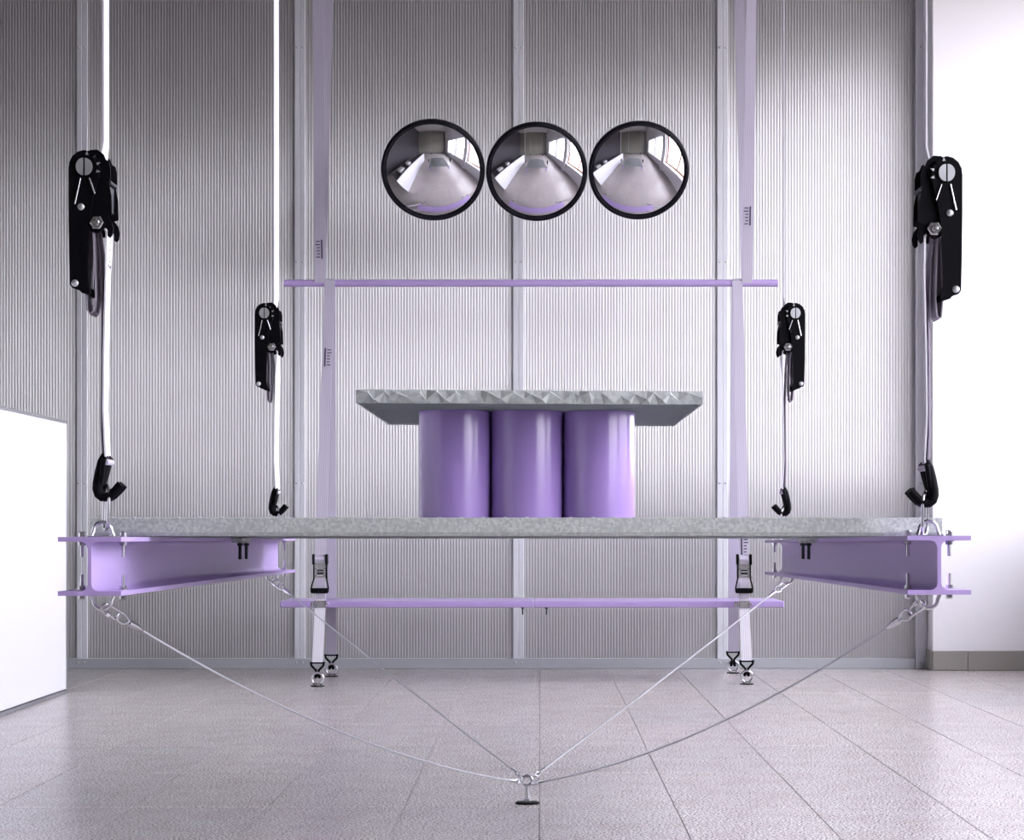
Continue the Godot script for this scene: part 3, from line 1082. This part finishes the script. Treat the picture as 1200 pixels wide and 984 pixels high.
# ---------------------------------------------------------------- everything
func _ready() -> void:
	rng.seed = 20
	var cam := Camera3D.new()
	cam.name = "camera"
	cam.projection = Camera3D.PROJECTION_FRUSTUM
	cam.near = 0.05
	cam.far = 60.0
	cam.size = 0.05 * 984.0 / F
	cam.frustum_offset = Vector2(0.05 * (600.0 - VX) / F, 0.05 * (VY - 492.0) / F)
	cam.position = Vector3(0, EYE, 0)
	add_child(cam)
	cam.current = true
	var env := Environment.new()
	var sky := Sky.new()
	var sm := ProceduralSkyMaterial.new()
	sm.sky_top_color = Color8(232, 232, 244)
	sm.sky_horizon_color = Color8(246, 244, 252)
	sm.ground_bottom_color = Color8(120, 116, 116)
	sm.ground_horizon_color = Color8(190, 188, 192)
	sm.sun_angle_max = 1.0
	sky.sky_material = sm
	env.background_mode = Environment.BG_SKY
	env.sky = sky
	env.background_energy_multiplier = 1.0
	env.tonemap_mode = Environment.TONE_MAPPER_LINEAR
	env.tonemap_exposure = 16.3
	env.sdfgi_enabled = true
	env.ssao_enabled = true
	env.ssil_enabled = true
	var we := WorldEnvironment.new()
	we.name = "world_environment"
	we.environment = env
	add_child(we)

	materials()
	build_room()

	# ---- hanging table
	var lf := Vector3(-0.722, 0.6005, -3.15)
	var lb := Vector3(-0.7245, 0.5860, -5.42)
	var rf := Vector3(0.642, 0.6025, -3.15)
	var rb := Vector3(0.6735, 0.5800, -5.42)
	var bl := beam(lf, lb, "lilac steel I-beam hung at the left, its lit inner side facing the table")
	var br := beam(rf, rb, "lilac steel I-beam hung at the right, its shaded inner side facing the table")

	var slab := thing("grating", "wide lower grey galvanised grating lying across both lilac I-beams", "grating", Vector3(-0.040, 0.6325, -3.38))
	slab.rotation.x = -0.0085
	grating(slab, 1.468, 1.80, 0.0315, false)
	clip(slab, (-0.672 + 0.040) + 0.010, -0.98, -0.0315, 1.0)
	clip(slab, (0.606 + 0.040) - 0.010, -0.98, -0.0315, -1.0)

	var names := ["left", "middle", "right"]
	var cxs := [-0.1838, -0.0268, 0.1302]
	for i in 3:
		var base_y := 0.6325 - 0.0085 * 0.90 + 0.0016
		var topy: float = 0.8678 + [0.0007, -0.0001, -0.0009][i]
		var h: float = topy - base_y
		var cyl := thing("pipe_section", ["glossy lilac upright pipe, first of the three from the left under the upper grating", "glossy lilac upright pipe between the two others under the upper grating", "glossy lilac upright pipe with the broad white highlight, nearest the right beam"][i], "pipe", Vector3(cxs[i], base_y, -4.28), "upright pipes between the two gratings")
		part(MB.new().lathe([Vector2(0.0705, 0), Vector2(0.0775, 0), Vector2(0.0785, 0.001), Vector2(0.0785, h - 0.001), Vector2(0.0775, h), Vector2(0.0705, h), Vector2(0.0705, 0)], Transform3D.IDENTITY, 96), "pipe_wall", M.lilac_pipe, cyl)
	var top := thing("grating", "small upper grey grating with a jagged bright front edge, lying on three lilac pipes", "grating", Vector3(-0.0200, 0.8955, -4.01))
	top.rotation.z = -0.0052
	grating(top, 0.709, 0.86, 0.0275, true)

	# ---- straps that carry it
	side_ratchet(Vector3(-0.7175, 0.0, -3.245), 1.0, "black ratchet with white webbing at the near left corner of the table", 0.06, true, true, "near left corner")
	side_ratchet(Vector3(-0.7145, -0.013, -5.325), 1.0, "black ratchet with white webbing at the far left corner of the table", -0.12, false, false, "far left corner")
	side_ratchet(Vector3(0.6394, -0.010, -3.245), -1.0, "black ratchet with webbing at the near right corner of the table, before the white pier", 0.12, false, false, "near right corner")
	side_ratchet(Vector3(0.6637, -0.013, -5.325), -1.0, "black ratchet with thin webbing at the far right corner of the table", 0.1, false, false, "far right corner")

	# ---- floor anchor and cables
	var anchor := Vector3(-0.0265, 0.0, -4.38)
	floor_eye(anchor, 0.0105, 0.0040, 0.027, "floor_anchor", "steel eye bolt on a dark floor plate where the four wire cables meet", "", 0.040)
	var eye := anchor + Vector3(0, 0.054, 0)
	var pads := [bl.transform * Vector3(0.004, -0.0945 - 0.022, -0.095), br.transform * Vector3(-0.010, -0.0945 - 0.018, -0.095), bl.transform * Vector3(0.004, -0.0945 - 0.022, -2.27 + 0.095), br.transform * Vector3(-0.004, -0.0945 - 0.022, -2.27 + 0.095)]
	cable(pads[0], eye + Vector3(-0.010, -0.006, 0.008), 0.05, true, "bright sagging wire cable from the near left beam end to the floor anchor", 0.0020)
	cable(pads[1], eye + Vector3(0.010, -0.008, 0.008), 0.05, false, "dull grey sagging wire cable from the near right beam end to the floor anchor", 0.0019)
	cable(pads[2], eye + Vector3(-0.008, 0.0, -0.006), 0.004, false, "thin faint wire cable from the far left beam end to the floor anchor", 0.0017)
	cable(pads[3], eye + Vector3(0.008, 0.0, -0.006), 0.004, true, "straight bright white wire cable from the far right beam end to the floor anchor", 0.0024)

	# ---- convex mirrors
	var mir := [[507.0, 202.5, 61.0, 0.02], [629.0, 204.5, 59.6, 0.0], [749.0, 203.0, 59.2, -0.02]]
	var ml := ["round convex mirror in a black rim, first of the three from the left", "round convex mirror in a black rim, hung between the two others", "round convex mirror in a black rim, nearest the right wall"]
	for i in 3:
		var q: Array = mir[i]
		var dm := 7.5
		var o := thing("convex_mirror", ml[i], "mirror", at_px(q[0], q[1], dm), "convex mirrors hung in a row")
		var k := dm / F
		var ro: float = q[2] * k
		var rin := ro - 0.012
		var tilt := deg_to_rad(27.5)
		var face := Basis(Vector3.RIGHT, PI / 2 + tilt)      # y of the profile turned towards the viewer
		var cap := []
		var R := 0.300
		var z_edge := sqrt(R * R - rin * rin)
		for j in 41:
			var rr: float = rin * j / 40.0
			cap.append(Vector2(rr, sqrt(R * R - rr * rr) - z_edge - 0.03))
		part(MB.new().lathe(cap, Transform3D(face, Vector3.ZERO), 96), "mirror_glass", M.mirror, o)
		part(MB.new().lathe([Vector2(rin - 0.002, -0.034), Vector2(rin - 0.001, -0.026), Vector2(rin + 0.003, -0.021), Vector2(ro - 0.003, -0.022), Vector2(ro, -0.027), Vector2(ro, -0.042), Vector2(ro - 0.004, -0.046), Vector2(rin - 0.002, -0.044), Vector2(0, -0.044)], Transform3D(face, Vector3.ZERO), 96, 50.0), "rim", M.rim, o)
		var topp := face * Vector3(0, -0.036, -ro)
		part(MB.new().tube([topp + Vector3(0, -0.002, 0), topp + Vector3(0.0, TOP - o.position.y - topp.y, 0)], 0.0009, 6), "hanging_wire", M.thread, o)

	# ---- the two lilac bars behind, and the straps that hold them
	var db := 7.9
	var b0 := at_px(333, 331.7, db)
	var b1 := at_px(911.5, 331.7, db)
	var bar := thing("round_bar", "long thin lilac bar held level by straps, below the mirrors", "bar", b0)
	part(MB.new().tube([Vector3.ZERO, b1 - b0], 0.0145, 20), "tube", M.lilac, bar)
	var sh0 := at_px(328, 0, 7.79).x
	var sh1 := at_px(919, 0, 7.79).x
	var seam := at_px(625.5, 0, 7.79).x
	var shelf := thing("lilac_board", "long lilac board near the floor, butted from two lengths, between the strap pairs", "board", Vector3((sh0 + sh1) / 2, 0.2965, -7.965))
	var mid := (sh0 + sh1) / 2
	for s in [[sh0, seam - 0.001], [seam + 0.001, sh1]]:
		var pl := MB.new()
		pl.box(Vector3((s[0] + s[1]) / 2 - mid, 0.0125, 0), Vector3(s[1] - s[0], 0.025, 0.35), 0.003)
		pl.box(Vector3((s[0] + s[1]) / 2 - mid, 0.0135, 0.1755), Vector3(s[1] - s[0] - 0.002, 0.002, 0.002))
		part(pl, "plank", M.lilac, shelf)
	for x in [612.5, 640.5]:
		var bx: float = at_px(x, 0, 7.8).x - mid
		var jb := MB.new()
		jb.tube([Vector3(bx, 0.004, 0.14), Vector3(bx, -0.03, 0.14)], 0.003, 8)
		jb.hexbolt(Vector3(bx, -0.006, 0.14), Vector3.UP, 0.011, 0.006)
		part(jb, "joint_bolt", M.dark_bolt, shelf)

	var w := 0.041
	var cl := at_px(375.6, 331.7, db)
	var cr := at_px(875.0, 331.7, db)
	var hy := TOP
	var hang := func(x0: float, x1: float, d0: float, d1: float) -> Vector3:
		# the point on the ceiling of a strap that crosses x0 at the frame's top and x1 at the bar
		var p0 := at_px(x0, 0.0, lerpf(d1, d0, 0.55))
		var p1 := at_px(x1, 331.7, d1)
		return p1 + (p0 - p1) * (hy - p1.y) / (p0.y - p1.y)
	var ul := loop_strap("hanging_strap", "grey webbing loop from the ceiling to the left end of the lilac bar", 0, 0, cl, hang.call(373.6, 375.6, 7.55, 7.885), hang.call(384.4, 376.2, 8.25, 7.915), true, w, 0.25, -0.2, 292.0)
	var ur := loop_strap("hanging_strap", "grey webbing loop from the ceiling to the right end of the lilac bar", 0, 0, cr, hang.call(880.2, 875.0, 7.55, 7.885), hang.call(866.4, 874.0, 8.25, 7.915), true, w, -0.25, 0.2, 254.0)
	var ll := at_px(386.8, 331.7, db)
	var lr := at_px(863.8, 331.7, db)
	lower_strap(-1.0, "ratchet strap from the lilac bar to the floor at the left", ll, 372.0, 776.5, 7.62, 388.3, 767.5, 8.12, 374.0)
	lower_strap(1.0, "ratchet strap from the lilac bar to the floor at the right", lr, 875.0, 774.5, 7.70, 859.0, 764.0, 8.26, 872.6)
	for q in [[372.2, 804.0, "steel floor eye bolt under the front hook of the left ratchet strap"], [388.6, 792.5, "steel floor eye bolt under the rear hook of the left ratchet strap"], [875.2, 801.5, "steel floor eye bolt under the front hook of the right ratchet strap"], [859.2, 788.5, "steel floor eye bolt under the rear hook of the right ratchet strap"]]:
		var d: float = EYE * F / (q[1] - VY)
		floor_eye(at_px(q[0], q[1], d), 0.0225, 0.0048, 0.027, "floor_eye_bolt", q[2], "floor eye bolts by the wall", 0.007)

	# ---- white partition at the left, and what stands behind it
	var part_ := thing("partition", "long white low partition panel with thin grey edging at the left", "partition", Vector3(-1.78, 0, -4.9))
	var plen := 4.76
	part(MB.new().box(Vector3(0.0, 0.508, 0), Vector3(0.05, 0.984, plen - 0.01), 0.001), "panel", M.board, part_)
	var ed := MB.new()
	ed.box(Vector3(0, 1.004, 0), Vector3(0.056, 0.01, plen), 0.001)
	ed.box(Vector3(0, 0.006, 0), Vector3(0.056, 0.012, plen), 0.001)
	for s in [-1.0, 1.0]:
		ed.box(Vector3(0, 0.505, s * (plen / 2 - 0.004)), Vector3(0.056, 0.986, 0.008), 0.001)
	part(ed, "edging", M.alu, part_)
	var ct := thing("counter", "dark grey counter standing behind the white partition", "counter", Vector3(-2.2, 0, -4.9))
	part(MB.new().box(Vector3(0, 0.43, 0), Vector3(0.66, 0.86, 4.4), 0.003), "body", M.dark, ct)
	part(MB.new().box(Vector3(0, 0.885, 0), Vector3(0.7, 0.05, 4.5), 0.004), "worktop", M.dark_wall, ct)
	tag(part(MB.new().box(Vector3(0, 0.06, 0), Vector3(0.3, 0.12, 0.42), 0.004), "carton", M.paper, null, Vector3(-2.15, 0.91, -6.5)), "low white carton on the dark counter, nearest the ribbed wall", "carton")
	tag(part(MB.new().box(Vector3(0, 0.09, 0), Vector3(0.26, 0.18, 0.3), 0.004), "carton", M.paper, null, Vector3(-2.1, 0.91, -5.7)), "taller white carton on the dark counter, second from the ribbed wall", "carton")
